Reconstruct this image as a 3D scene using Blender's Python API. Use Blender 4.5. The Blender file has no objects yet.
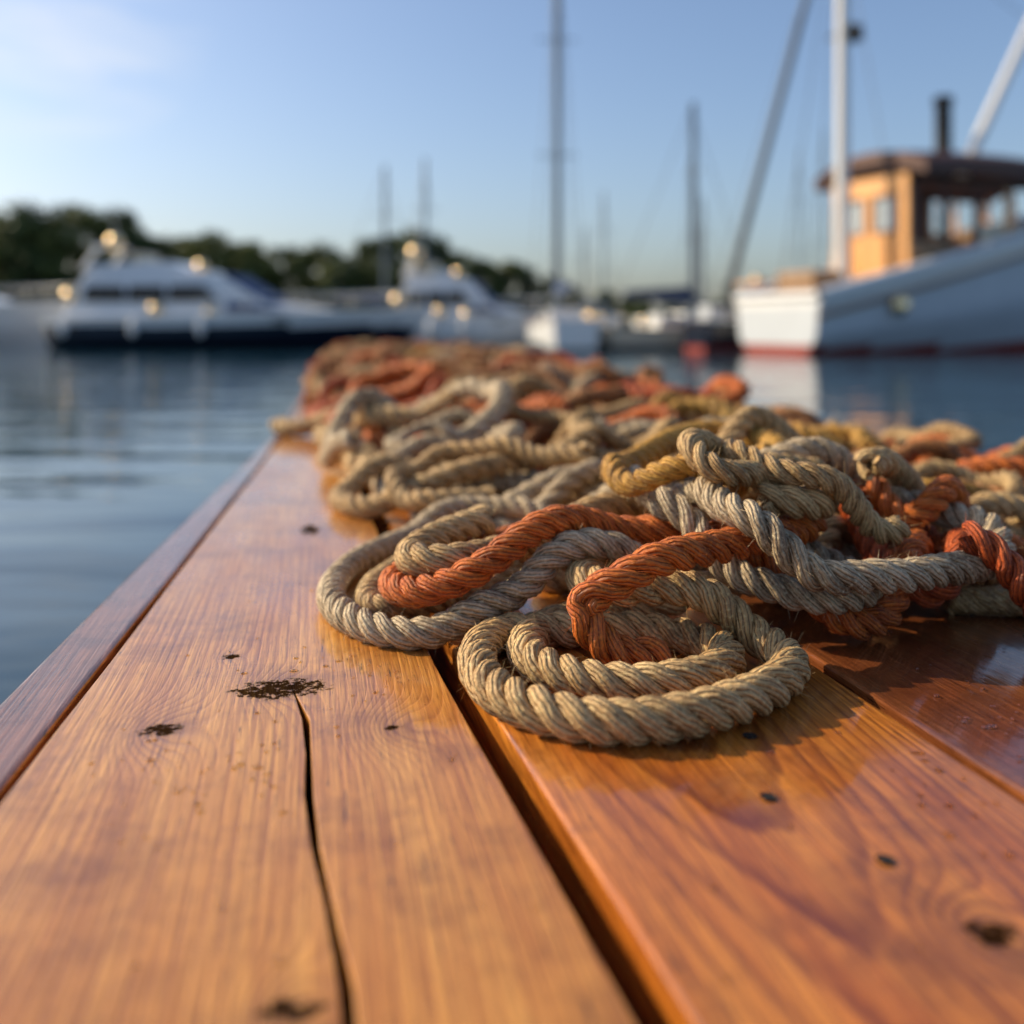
import bpy, bmesh, math, random
import numpy as np
from mathutils import Vector, Matrix
random.seed(7); rng=np.random.default_rng(7)
scene=bpy.context.scene
WATER_Z=-0.38

# ------------------------------------------------------------------ helpers
class NT:
    def __init__(s,mat):
        s.t=mat.node_tree; s.n=s.t.nodes; s.l=s.t.links
    def new(s,typ,**kw):
        n=s.n.new(typ)
        for k,v in kw.items(): setattr(n,k,v)
        return n
    def link(s,a,b): s.l.new(a,b)
    def setin(s,sock,v):
        if hasattr(v,'default_value') or hasattr(v,'is_linked'): s.link(v,sock)
        else: sock.default_value=v
    def math(s,op,a,b=None,c=None,clamp=False):
        n=s.new('ShaderNodeMath',operation=op); n.use_clamp=clamp
        s.setin(n.inputs[0],a)
        if b is not None: s.setin(n.inputs[1],b)
        if c is not None: s.setin(n.inputs[2],c)
        return n.outputs[0]
    def comb(s,x,y,z=0.0):
        n=s.new('ShaderNodeCombineXYZ')
        s.setin(n.inputs[0],x); s.setin(n.inputs[1],y); s.setin(n.inputs[2],z)
        return n.outputs[0]
    def noise(s,vec,scale=1.0,detail=2.0,rough=0.5,dist=0.0):
        n=s.new('ShaderNodeTexNoise'); s.setin(n.inputs['Vector'],vec)
        n.inputs['Scale'].default_value=scale; n.inputs['Detail'].default_value=detail
        n.inputs['Roughness'].default_value=rough; n.inputs['Distortion'].default_value=dist
        return n.outputs['Fac']
    def ramp(s,fac,stops):
        n=s.new('ShaderNodeValToRGB'); s.link(fac,n.inputs[0])
        cr=n.color_ramp
        while len(cr.elements)<len(stops): cr.elements.new(0.5)
        for e,(p,c) in zip(cr.elements,stops):
            e.position=p
            e.color=(c,c,c,1) if isinstance(c,(int,float)) else (*c,1)
        return n.outputs[0]
    def mix(s,fac,a,b,blend='MIX'):
        n=s.new('ShaderNodeMix',data_type='RGBA',blend_type=blend)
        s.setin(n.inputs[0],fac)
        for i,v in ((6,a),(7,b)):
            if isinstance(v,tuple): n.inputs[i].default_value=(*v,1)
            else: s.link(v,n.inputs[i])
        return n.outputs[2]
    def bump(s,h,strength,dist,normal=None):
        n=s.new('ShaderNodeBump'); s.link(h,n.inputs['Height'])
        n.inputs['Strength'].default_value=strength; n.inputs['Distance'].default_value=dist
        if normal is not None: s.link(normal,n.inputs['Normal'])
        return n.outputs[0]
def newmat(name):
    m=bpy.data.materials.new(name); m.use_nodes=True
    return m,NT(m),m.node_tree.nodes['Principled BSDF']
def simple(name,col,rough=0.5,metal=0.0,var=0.15,scale=3.0,coat=0.0,trans=0.0):
    m,t,b=newmat(name)
    tc=t.new('ShaderNodeTexCoord').outputs['Object']
    f=t.noise(tc,scale,3,0.6)
    c=t.mix(f,tuple(x*(1-var) for x in col),tuple(min(1,x*(1+var)) for x in col))
    t.link(c,b.inputs['Base Color'])
    b.inputs['Roughness'].default_value=rough
    b.inputs['Metallic'].default_value=metal; b.inputs['Coat Weight'].default_value=coat
    b.inputs['Transmission Weight'].default_value=trans
    return m
def link(o,parent=None):
    scene.collection.objects.link(o)
    if parent: o.parent=parent
    return o
def empty(name,loc=(0,0,0),rotz=0.0,scale=1.0):
    e=bpy.data.objects.new(name,None); e.location=loc; e.rotation_euler=(0,0,rotz); e.scale=(scale,)*3
    return link(e)
def bm_obj(name,bm,mats,parent=None,smooth=False,bevel=0):
    bmesh.ops.recalc_face_normals(bm,faces=bm.faces)
    me=bpy.data.meshes.new(name); bm.to_mesh(me); bm.free()
    for m in (mats if isinstance(mats,list) else [mats]): me.materials.append(m)
    if smooth:
        for p in me.polygons: p.use_smooth=True
    o=bpy.data.objects.new(name,me)
    if bevel:
        b=o.modifiers.new('bevel','BEVEL'); b.width=bevel; b.segments=2; b.limit_method='ANGLE'
    return link(o,parent)
def box(name,c,s,mat,parent=None,bevel=0.0,rot=None):
    bm=bmesh.new(); bmesh.ops.create_cube(bm,size=1)
    M=Matrix.Diagonal((*s,1))
    if rot: M=Matrix.Rotation(rot[0],4,rot[1])@M
    bmesh.ops.transform(bm,matrix=Matrix.Translation(c)@M,verts=bm.verts)
    return bm_obj(name,bm,mat,parent,bevel=bevel)
def pole(name,p1,p2,r1,mat,parent=None,r2=None,seg=12):
    p1=Vector(p1);p2=Vector(p2); d=p2-p1
    bm=bmesh.new(); bmesh.ops.create_cone(bm,cap_ends=True,segments=seg,radius1=r1,radius2=r1 if r2 is None else r2,depth=d.length)
    M=Matrix.Translation((p1+p2)/2)@d.to_track_quat('Z','Y').to_matrix().to_4x4()
    bmesh.ops.transform(bm,matrix=M,verts=bm.verts)
    return bm_obj(name,bm,mat,parent,smooth=False)
def ball(name,c,r,mat,parent=None,sc=(1,1,1)):
    bm=bmesh.new(); bmesh.ops.create_uvsphere(bm,u_segments=24,v_segments=14,radius=r)
    bmesh.ops.transform(bm,matrix=Matrix.Translation(c)@Matrix.Diagonal((*sc,1)),verts=bm.verts)
    return bm_obj(name,bm,mat,parent,smooth=True)
def prism(name,prof,y0,y1,mat,parent=None,top_in=0.0,bevel=0.03):
    zs=[p[1] for p in prof]; z0,z1=min(zs),max(zs)
    bm=bmesh.new(); A=[];B=[]
    for x,z in prof:
        k=top_in*(z-z0)/(z1-z0+1e-6)
        A.append(bm.verts.new((x,y0+k,z))); B.append(bm.verts.new((x,y1-k,z)))
    n=len(prof)
    bm.faces.new(A); bm.faces.new(B[::-1])
    for i in range(n): bm.faces.new((A[i],A[(i+1)%n],B[(i+1)%n],B[i]))
    return bm_obj(name,bm,mat,parent,bevel=bevel)
def tube(name,pts,r,mat,parent=None):
    cu=bpy.data.curves.new(name,'CURVE'); cu.dimensions='3D'; sp=cu.splines.new('POLY'); sp.points.add(len(pts)-1)
    for p,q in zip(sp.points,pts): p.co=(*q,1)
    cu.bevel_depth=r; cu.bevel_resolution=2; cu.materials.append(mat)
    return link(bpy.data.objects.new(name,cu),parent)
def np_mesh(name,V,F,mats,mi=None,uv=None,smooth=True,parent=None):
    me=bpy.data.meshes.new(name)
    me.vertices.add(len(V)); me.vertices.foreach_set('co',np.ascontiguousarray(V,dtype=np.float32).ravel())
    m=len(F); me.loops.add(m*4); me.polygons.add(m)
    me.loops.foreach_set('vertex_index',np.ascontiguousarray(F,dtype=np.int32).ravel())
    me.polygons.foreach_set('loop_start',np.arange(0,m*4,4,dtype=np.int32))
    me.polygons.foreach_set('loop_total',np.full(m,4,dtype=np.int32))
    if uv is not None:
        l=me.uv_layers.new(name='UVMap'); l.data.foreach_set('uv',np.ascontiguousarray(uv,dtype=np.float32).ravel())
    for mm in mats: me.materials.append(mm)
    if mi is not None: me.polygons.foreach_set('material_index',np.ascontiguousarray(mi,dtype=np.int32))
    me.polygons.foreach_set('use_smooth',np.full(m,smooth,dtype=bool))
    me.update(calc_edges=True); me.validate()
    return link(bpy.data.objects.new(name,me),parent)

# ------------------------------------------------------------------ sky / sun
SUN_EL=math.radians(31); SUN_AZ=math.radians(-72)
w=bpy.data.worlds.new('World'); scene.world=w; w.use_nodes=True
wt=NT(w); bg=wt.n['Background']
sky=wt.new('ShaderNodeTexSky',sky_type='NISHITA'); sky.sun_disc=False
sky.sun_elevation=SUN_EL; sky.sun_rotation=SUN_AZ; sky.air_density=1.0; sky.dust_density=2.2; sky.ozone_density=2.2
tc=wt.new('ShaderNodeTexCoord').outputs['Generated']
mp=wt.new('ShaderNodeMapping'); mp.inputs['Scale'].default_value=(2.2,2.0,11.0); mp.inputs['Rotation'].default_value=(0,0.05,0)
wt.link(tc,mp.inputs[0])
cn=wt.noise(mp.outputs[0],2.4,6,0.6,0.5)
dp=wt.new('ShaderNodeVectorMath',operation='DISTANCE'); wt.link(tc,dp.inputs[0]); dp.inputs[1].default_value=(-0.40,0.87,0.285)
fall=wt.math('SUBTRACT',1.0,wt.math('DIVIDE',dp.outputs['Value'],0.14),clamp=True)
cm=wt.math('MULTIPLY',wt.ramp(cn,[(0.42,0.0),(0.72,1.0)]),wt.math('POWER',fall,0.7))
cm2=wt.math('MULTIPLY',cm,0.65)
tint=wt.mix(1.0,sky.outputs[0],(1.0,1.03,1.10),'MULTIPLY')
mixc=wt.mix(cm2,tint,(6.8,6.7,6.5))
wt.link(mixc,bg.inputs[0]); bg.inputs[1].default_value=0.148
sd=Vector((math.sin(SUN_AZ)*math.cos(SUN_EL),math.cos(SUN_AZ)*math.cos(SUN_EL),math.sin(SUN_EL)))
sl=bpy.data.lights.new('sun','SUN'); sl.energy=5.0; sl.angle=math.radians(0.5); sl.color=(1.0,0.84,0.57)
so=link(bpy.data.objects.new('sun',sl)); so.rotation_euler=sd.to_track_quat('Z','Y').to_euler(); so.location=(-20,10,20)

# ------------------------------------------------------------------ water
m,t,b=newmat('harbour_water')
b.inputs['Base Color'].default_value=(0.012,0.045,0.075,1); b.inputs['Roughness'].default_value=0.05; b.inputs['IOR'].default_value=1.33
oc=t.new('ShaderNodeTexCoord').outputs['Object']
mp=t.new('ShaderNodeMapping'); mp.inputs['Scale'].default_value=(0.45,1.3,1); mp.inputs['Rotation'].default_value=(0,0,0.12); t.link(oc,mp.inputs[0])
h1=t.noise(mp.outputs[0],1.5,1.5,0.4,0.5); h2=t.noise(mp.outputs[0],6.0,2,0.5,0.3); h3=t.noise(oc,0.18,2,0.5)
h=t.math('ADD',t.math('MULTIPLY',h1,1.0),t.math('MULTIPLY',h2,0.14)); h=t.math('MULTIPLY',h,t.math('ADD',h3,0.1))
t.link(t.bump(h,0.18,0.25),b.inputs['Normal'])
bm=bmesh.new()
vs=[bm.verts.new(p) for p in ((-3000,-400,WATER_Z),(3000,-400,WATER_Z),(3000,5000,WATER_Z),(-3000,5000,WATER_Z))]; bm.faces.new(vs)
bm_obj('water',bm,m)

# ------------------------------------------------------------------ dock
ANG=math.atan(0.2)
def wood(name,light,mid,dark,off,knots=(),cath=None,rough=0.25,freq=110,coat=0.8,streak=0.5,crough=.06,warpk=5.0):
    m,t,b=newmat(name)
    oc=t.new('ShaderNodeTexCoord').outputs['Object']
    sp=t.new('ShaderNodeSeparateXYZ'); t.link(oc,sp.inputs[0]); x,y,z=sp.outputs
    ca,sa=math.cos(ANG),math.sin(ANG)
    A=t.math('ADD',t.math('MULTIPLY',x,-sa),t.math('MULTIPLY',y,ca))
    C=t.math('ADD',t.math('ADD',t.math('MULTIPLY',x,ca),t.math('MULTIPLY',y,sa)),t.math('MULTIPLY',z,0.5))
    A1=t.math('ADD',A,off)
    warp=t.noise(t.comb(t.math('MULTIPLY',A1,0.9),t.math('MULTIPLY',C,5)),1.0,2,0.4)
    warp2=t.noise(t.comb(t.math('MULTIPLY',A1,2),t.math('MULTIPLY',C,50),off),1.0,2,0.5)
    if cath:
        c0,k,ma=cath
        dC=t.math('SUBTRACT',C,c0)
        F=t.math('SUBTRACT',t.math('MULTIPLY',t.math('MULTIPLY',dC,dC),k),t.math('MULTIPLY',A1,ma))
        F=t.math('ADD',F,t.math('MULTIPLY',C,22))
    else: F=t.math('MULTIPLY',C,freq)
    F=t.math('ADD',F,t.math('MULTIPLY',warp,warpk)); F=t.math('ADD',F,t.math('MULTIPLY',warp2,0.6))
    kd=None; kr=None
    for (kx,ky,r,amp,dra,drc) in knots:
        ka=-sa*kx+ca*ky; kc=ca*kx+sa*ky
        dA_=t.math('SUBTRACT',A,ka); dC_=t.math('SUBTRACT',C,kc)
        def gau(ra,rc,kk):
            u_=t.math('DIVIDE',dA_,ra); v_=t.math('DIVIDE',dC_,rc)
            return t.math('POWER',2.718,t.math('MULTIPLY',t.math('ADD',t.math('MULTIPLY',u_,u_),t.math('MULTIPLY',v_,v_)),-kk))
        F=t.math('ADD',F,t.math('MULTIPLY',gau(1.5*r,r,.35),amp))
        gr_=gau(1.5*r,r,.8); kr=gr_ if kr is None else t.math('MAXIMUM',kr,gr_)
        g2=gau(dra,drc,1.0); kd=g2 if kd is None else t.math('MAXIMUM',kd,g2)
    ring=t.math('FRACT',F)
    ring=t.ramp(ring,[(0.0,0.15),(0.55,0.35),(0.86,1.0),(0.95,0.75),(1.0,0.15)])
    rvar=t.noise(t.comb(t.math('MULTIPLY',A1,1.4),t.math('MULTIPLY',C,26)),1.0,2,0.5)
    ringc=t.math('MULTIPLY',ring,t.ramp(rvar,[(0.3,0.25),(0.65,1.0)]))
    fib=t.noise(t.comb(t.math('MULTIPLY',A1,7),t.math('MULTIPLY',C,420)),1.0,3,0.65)
    fib2=t.noise(t.comb(t.math('MULTIPLY',A1,34),t.math('MULTIPLY',C,1400)),1.0,2,0.6)
    big=t.noise(t.comb(t.math('MULTIPLY',A1,2.0),t.math('MULTIPLY',C,16)),1.0,4,0.65)
    c=t.mix(t.ramp(big,[(0.34,0.0),(0.62,1.0)]),mid,light)
    c=t.mix(t.math('MULTIPLY',ringc,streak),c,dark)
    c=t.mix(t.ramp(fib,[(0.38,0.6),(0.6,0.0)]),c,dark)
    c=t.mix(t.ramp(fib2,[(0.30,0.8),(0.42,0.0)]),c,tuple(v*0.35 for v in dark))
    stain=t.noise(oc,8.0,6,0.75)
    c=t.mix(t.ramp(stain,[(0.49,0.0),(0.70,0.7)]),c,tuple(v*0.55 for v in dark))
    scr=t.noise(t.comb(t.math('MULTIPLY',A1,16),t.math('MULTIPLY',C,190)),1.0,5,0.7)
    c=t.mix(t.ramp(scr,[(0.63,0.0),(0.68,0.85)]),c,(0.03,0.014,0.008))
    kt=None
    if kd is not None:
        c=t.mix(t.math('MULTIPLY',kr,t.math('MULTIPLY_ADD',ring,0.5,0.2)),c,tuple(v*0.5 for v in dark))
        nn=t.noise(t.comb(t.math('MULTIPLY',A,150),t.math('MULTIPLY',C,120)),1.0,4,0.75)
        kk=t.math('MULTIPLY',kd,t.math('MULTIPLY_ADD',t.ramp(nn,[(0.38,0.0),(0.62,1.0)]),0.95,0.22))
        kt=t.ramp(kk,[(0.30,0.0),(0.42,1.0)])
        c=t.mix(t.math('MULTIPLY',kt,.95),c,(0.010,0.006,0.004))
        t.link(t.math('MULTIPLY',t.math('SUBTRACT',1.0,kt),coat),b.inputs['Coat Weight'])
        t.link(t.math('MULTIPLY',t.math('SUBTRACT',1.0,kt),.2),b.inputs['Specular IOR Level'])
    else:
        b.inputs['Coat Weight'].default_value=coat; b.inputs['Specular IOR Level'].default_value=0.2
    t.link(c,b.inputs['Base Color'])
    rn=t.noise(t.comb(t.math('MULTIPLY',A1,5),t.math('MULTIPLY',C,14)),1.0,4,0.6)
    t.link(t.ramp(rn,[(0.35,rough*0.9),(0.7,rough*1.7)]),b.inputs['Roughness'])
    t.link(t.ramp(t.noise(oc,18,4,.6),[(0.4,crough*.4),(0.72,crough*2.8)]),b.inputs['Coat Roughness'])
    b.inputs['Coat IOR'].default_value=1.45
    hh=t.math('ADD',t.math('MULTIPLY',ring,-0.35),t.math('ADD',t.math('MULTIPLY',fib,0.7),t.math('MULTIPLY',fib2,0.35)))
    if kt is not None: hh=t.math('SUBTRACT',hh,t.math('MULTIPLY',kt,3.0))
    t.link(t.bump(hh,0.6,0.0012),b.inputs['Normal'])
    ch=t.math('ADD',t.math('MULTIPLY',hh,0.25),t.noise(t.comb(t.math('MULTIPLY',A1,9),t.math('MULTIPLY',C,50)),1.0,3,0.5))
    t.link(t.bump(ch,0.22,0.0018),b.inputs['Coat Normal'])
    return m
dock=empty('wooden_dock')
wl=wood('varnished_wood_left',(0.86,0.41,0.085),(0.62,0.235,0.040),(0.26,0.068,0.012),0.0,
   knots=[(-.0726,.618,.015,5,.004,.006),(-.217,.615,.016,5,.010,.014),(-.159,.684,.013,3,.020,.034),(-.212,.75,.006,1.5,.007,.007),(-.246,1.215,.018,3,.034,.012),(-.082,.363,.010,4,.007,.014)],streak=0.62,freq=150,warpk=8,coat=.8)
wr=wood('varnished_wood_right',(0.84,0.31,0.042),(0.60,0.165,0.020),(0.15,0.027,0.006),3.3,
   knots=[(.196,.408,.012,4,.009,.013),(0.05,1.3,.02,5,.01,.01)],cath=(0.24,600,11),streak=0.95,coat=.9)
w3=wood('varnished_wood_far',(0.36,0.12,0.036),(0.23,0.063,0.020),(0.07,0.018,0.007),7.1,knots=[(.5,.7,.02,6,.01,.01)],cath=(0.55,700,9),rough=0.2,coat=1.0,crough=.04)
we=wood('wet_edge_board',(0.42,0.18,0.09),(0.27,0.105,0.05),(0.09,0.034,0.02),11.0,rough=0.24,freq=150)
wd=simple('shade_black_timber',(0.006,0.004,0.003),0.95)  # near-black so the deck gaps read as shade; beams and pilings share it
def plank(name,left,right,mat,top=0.0,th=0.055,bev=0.0035,extra=None):
    pts=list(left)+list(right[::-1])
    if extra: pts=pts+extra
    bm=bmesh.new(); T=[bm.verts.new((x,y,top)) for x,y in pts]; B=[bm.verts.new((x,y,top-th)) for x,y in pts]
    bm.faces.new(T); bm.faces.new(B[::-1]); n=len(pts)
    for i in range(n): bm.faces.new((T[i],T[(i+1)%n],B[(i+1)%n],B[i]))
    o=bm_obj(name,bm,mat,dock,bevel=bev)
    o.modifiers['bevel'].segments=3
    return o
def wob(line,n=60,amp=0.0009,seed=0):
    r=np.random.default_rng(seed); P=np.array(line,float); ys=np.linspace(P[0,1],P[-1,1],n)
    xs=np.interp(ys,P[:,1],P[:,0]); e=np.convolve(r.normal(0,1,n+6),np.ones(7)/7,'valid')*amp*2.6
    return [(float(a+c),float(b)) for a,b,c in zip(xs,ys,e)]
YN,YF=-1.6,8.8
outer=[(-.03,YN),(-.344,.669),(-.540,2.223),(-.918,4.53),(-1.60,YF)]
lgapL=[(.035,YN),(-.2785,.5355),(-.500,2.10),(-.895,4.53),(-1.575,YF)]
lgapR=[(.043,YN),(-.2705,.5355),(-.493,2.10),(-.887,4.53),(-1.567,YF)]
mgL=[(.575,YN),(.0450,.356),(-.0620,.7545),(-.34,2.0),(-1.20,YF)]
mgR=[(.598,YN),(.0670,.356),(-.0430,.7545),(-.318,2.0),(-1.18,YF)]
rgL=[(.735,YN),(.2680,.530),(.226,.7217),(-.03,2.0),(-.85,YF)]
rgR=[(.746,YN),(.2780,.530),(.236,.7217),(-.020,2.0),(-.841,YF)]
g4L=[(1.03,YN),(.60,.53),(.30,2.0),(-.62,YF)]; g4R=[(1.038,YN),(.608,.53),(.308,2.0),(-.612,YF)]
redge=[(1.47,YN),(.95,1.0),(.55,3.0),(-.40,YF)]
plank('edge_board',wob(outer,80,seed=1),wob(lgapL,80,seed=2),we,top=-0.003)
ys=np.linspace(.682,YN,46); r_=np.random.default_rng(5)
cx=np.interp(ys,[YN,.356,.5,.60,.664,.682],[.36,-.058,-.1005,-.1235,-.1400,-.1510]); j=np.convolve(r_.normal(0,.0016,52),np.ones(3)/3,'same')[3:49]
cw=np.interp(ys,[YN,.356,.55,.66,.682],[.005,.0024,.0017,.0016,.0008])*(1+r_.uniform(-.4,.4,46))
slit_r=[(float(a+b+c),float(y)) for a,b,c,y in zip(cx,j,cw,ys)][::-1]
slit_l=[(float(a+b-c),float(y)) for a,b,c,y in zip(cx,j,cw,ys)][1:]
plank('cracked_plank',wob(lgapR,90,seed=3),wob(mgL,90,seed=4),wl,extra=slit_r+slit_l,bev=0.0010)
plank('middle_plank',wob(mgR,90,seed=5),wob(rgL,90,seed=6),wr)
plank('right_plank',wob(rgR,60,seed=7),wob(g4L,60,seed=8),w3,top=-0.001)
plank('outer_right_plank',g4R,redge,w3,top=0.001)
def mid(a,b_,off=0): return [((p[0]+q[0])/2+off,p[1]) for p,q in zip(a,b_)]
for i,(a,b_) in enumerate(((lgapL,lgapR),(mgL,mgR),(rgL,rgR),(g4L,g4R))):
    c=mid(a,b_); plank(f'gap_shade_strip_{i+1}',[(x-.035,y) for x,y in c],[(x+.035,y) for x,y in c],wd,top=-.057-.0005*i,th=.1)  # strip added under each gap, the gap's shade put into its colour
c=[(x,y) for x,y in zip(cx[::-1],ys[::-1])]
plank('crack_shade_backing',[(x-.02,y) for x,y in c],[(x+.02,y) for x,y in c],wd,top=-.0585,th=.06)  # near-black strip under the split, its shade put into the colour
for i,yy in enumerate((-1,1.2,3.4,5.6,8.2)):
    xl=np.interp(yy,[p[1] for p in outer],[p[0] for p in outer]); xr=np.interp(yy,[p[1] for p in redge],[p[0] for p in redge])
    box(f'cross_beam_{i+1}',((xl+xr)/2,yy,-.21),(xr-xl-.06,.09,.10),wd,dock)
    for k,xx in enumerate((xl+.12,xr-.12)): pole(f'piling_{i+1}_{k+1}',(xx,yy+.1,-2.5),(xx,yy+.1,-.07),.09,wd,dock)
metal_d=simple('tarnished_screw_steel',(0.10,0.085,0.07),0.45,0.9)
hole=simple('screw_hole_dark',(0.012,0.008,0.006),0.9)
for i,(x,y) in enumerate(((.174,.464),(.1353,.526),(.1444,.604))):
    bm=bmesh.new()
    bmesh.ops.create_circle(bm,cap_ends=False,segments=24,radius=.0044)
    ed=list(bm.edges); ret=bmesh.ops.extrude_edge_only(bm,edges=ed); vs=[v for v in ret['geom'] if isinstance(v,bmesh.types.BMVert)]
    for v in vs: v.co=Vector((v.co.x*.72,v.co.y*.72,-.0008))
    bmesh.ops.translate(bm,verts=bm.verts,vec=(x,y,.0010)); bm_obj(f'screw_rim_{i+1}',bm,hole,dock)
    pole(f'screw_head_{i+1}',(x,y,-.004),(x,y,.0006),.0034,metal_d,dock,r2=.0030,seg=20)
    box(f'screw_slot_{i+1}',(x,y,.0007),(.0050,.0010,.0004),hole,dock,rot=(0.7*i,'Z'))
dm,t,b=newmat('water_droplet'); b.inputs['Base Color'].default_value=(1,1,1,1); b.inputs['Roughness'].default_value=0.02; b.inputs['IOR'].default_value=1.33; b.inputs['Transmission Weight'].default_value=1.0
V=[];F=[];nb_=0; rr=np.random.default_rng(11)
for i in range(420):
    y=rr.uniform(.36,1.0); x=rr.uniform(-.27,.45)
    if i%3: cxx,cyy=[(-.2,.68),(-.16,.56),(.25,.55),(.02,.48),(-.1,.72),(.34,.62)][i%6]; x=cxx+rr.normal(0,.035); y=cyy+rr.normal(0,.045)
    bad=False
    for gl,gr2 in ((mgL,mgR),(rgL,rgR),(lgapL,lgapR)):
        gx=(np.interp(y,[p[1] for p in gl],[p[0] for p in gl])+np.interp(y,[p[1] for p in gr2],[p[0] for p in gr2]))/2
        if abs(x-gx)<.018: bad=True
    if abs(x-np.interp(y,ys[::-1],cx[::-1]))<.006 or bad: continue
    r=rr.gamma(2.0,.00045)+.0004; r=min(r,.0026); ex=rr.uniform(.8,1.3)
    for a in range(5):
        th=a/4*math.pi/2
        for q in range(10):
            ph=q/10*2*math.pi; rq=r*math.cos(th)*(1+.08*math.sin(2*ph+i))+1e-6
            V.append((x+rq*math.cos(ph)*ex,y+rq*math.sin(ph),.0001+r*.42*math.sin(th)))
    for a in range(4):
        for q in range(10): F.append((nb_+a*10+q,nb_+a*10+(q+1)%10,nb_+(a+1)*10+(q+1)%10,nb_+(a+1)*10+q))
    nb_+=50
o=np_mesh('water_droplets',np.array(V),np.array(F),[dm]); o.parent=dock

# ------------------------------------------------------------------ ropes
def ropemat(name,base,light,dark,dirt=0.72):
    m,t,b=newmat(name)
    uv=t.new('ShaderNodeTexCoord'); oc=uv.outputs['Object']
    sp=t.new('ShaderNodeSeparateXYZ'); t.link(uv.outputs['UV'],sp.inputs[0]); u,v=sp.outputs[0],sp.outputs[1]
    q=t.math('ADD',t.math('MULTIPLY',u,10.0),t.math('MULTIPLY',v,130.0))
    ph=t.math('ADD',q,t.math('MULTIPLY',t.noise(oc,70,1),1.4))
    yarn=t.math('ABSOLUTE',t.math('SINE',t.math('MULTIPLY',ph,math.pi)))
    fb=t.noise(t.comb(t.math('MULTIPLY',q,3.2),t.math('MULTIPLY',v,90)),1.0,3,0.7)
    big=t.noise(oc,11,3,0.6); fine=t.noise(oc,330,2,0.6)
    c=t.mix(t.ramp(big,[(0.3,0.0),(0.7,1.0)]),base,light)
    c=t.mix(t.ramp(t.noise(oc,30,5,0.72),[(0.46,0.0),(0.66,dirt)]),c,dark)
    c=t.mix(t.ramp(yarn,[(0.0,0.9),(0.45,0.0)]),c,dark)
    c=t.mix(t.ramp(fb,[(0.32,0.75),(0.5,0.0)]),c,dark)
    c=t.mix(t.ramp(fine,[(0.5,0.0),(0.75,0.55)]),c,tuple(min(1,x*1.4) for x in light))
    t.link(c,b.inputs['Base Color']); b.inputs['Roughness'].default_value=0.55
    b.inputs['Specular IOR Level'].default_value=0.45
    h=t.math('ADD',t.math('MULTIPLY',yarn,1.2),t.math('ADD',t.math('MULTIPLY',fb,1.3),t.math('MULTIPLY',fine,0.7)))
    t.link(t.bump(h,1.0,0.0015),b.inputs['Normal'])
    return m
RM=[ropemat('tan_hemp',(0.60,0.35,0.135),(0.84,0.56,0.26),(0.14,0.062,0.020)),
    ropemat('orange_rope_fibre',(0.66,0.125,0.014),(0.82,0.225,0.028),(0.17,0.024,0.006)),
    ropemat('mustard_rope_fibre',(0.64,0.30,0.04),(0.80,0.45,0.09),(0.15,0.052,0.011)),
    ropemat('brown_tarred_rope',(0.42,0.16,0.045),(0.58,0.25,0.075),(0.08,0.025,0.008)),
    ropemat('weathered_grey_hemp',(0.56,0.40,0.23),(0.80,0.62,0.40),(0.13,0.075,0.036)),
    ropemat('rust_red_rope',(0.50,0.07,0.012),(0.66,0.13,0.020),(0.12,0.015,0.005))]
GX0,GY0,GS=-2.0,0.2,0.005
HF=np.zeros((int(3.6/GS),int(9.0/GS)))
def spline(pts,step):
    P=np.array(pts,float); P=np.vstack([2*P[0]-P[1],P,2*P[-1]-P[-2]]); out=[]
    for i in range(1,len(P)-2):
        p0,p1,p2,p3=P[i-1:i+3]; tt=np.linspace(0,1,24,endpoint=False)[:,None]
        out.append(.5*((2*p1)+(-p0+p2)*tt+(2*p0-5*p1+4*p2-p3)*tt**2+(-p0+3*p1-3*p2+p3)*tt**3))
    out=np.vstack(out+[P[-2][None]]); s=np.r_[0,np.cumsum(np.linalg.norm(np.diff(out,axis=0),axis=1))]
    n=max(8,int(s[-1]/step)); ss=np.linspace(0,s[-1],n)
    return np.stack([np.interp(ss,s,out[:,k]) for k in range(3)],1)
def smooth1(z,sig):
    k=int(max(1,sig*3)); g=np.exp(-.5*(np.arange(-k,k+1)/max(sig,1e-3))**2); g/=g.sum()
    return np.convolve(np.pad(z,k,mode='edge'),g,'valid')
def lay(pts,R,cap=None):
    st=.006; P=spline([(p[0],p[1],p[2] if len(p)>2 else 0) for p in pts],st)
    k=int(R/GS)+1; offs=[(a,b_,math.hypot(a,b_)*GS) for a in range(-k,k+1) for b_ in range(-k,k+1) if math.hypot(a,b_)*GS<R*1.0]
    ix=np.clip(((P[:,0]-GX0)/GS).round().astype(int),k,HF.shape[0]-k-1); iy=np.clip(((P[:,1]-GY0)/GS).round().astype(int),k,HF.shape[1]-k-1)
    fl=np.zeros(len(P))
    for a,b_,d in offs:
        hh=HF[ix+a,iy+b_]; fl=np.maximum(fl,np.where(hh>0,hh+math.sqrt(R*R-d*d)*.90,R))
    z=np.maximum(fl,np.minimum(P[:,2],fl+.045))
    wdw=int(R*.8/st)+1; zp=np.pad(z,wdw,mode='edge'); z=np.max([zp[i:i+len(z)] for i in range(2*wdw+1)],axis=0)
    z=smooth1(z,1.1*R/st); z=np.maximum(z,R*.98)
    if cap is not None:
        cc=np.array([cap(x,y) for x,y in P[::4,:2]])
        if np.any(z[::4]+R>cc): return None
    P[:,2]=z
    for a,b_,d in offs:
        np.maximum.at(HF,(ix+a,iy+b_),z+math.sqrt(R*R-d*d))
    return P
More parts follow.
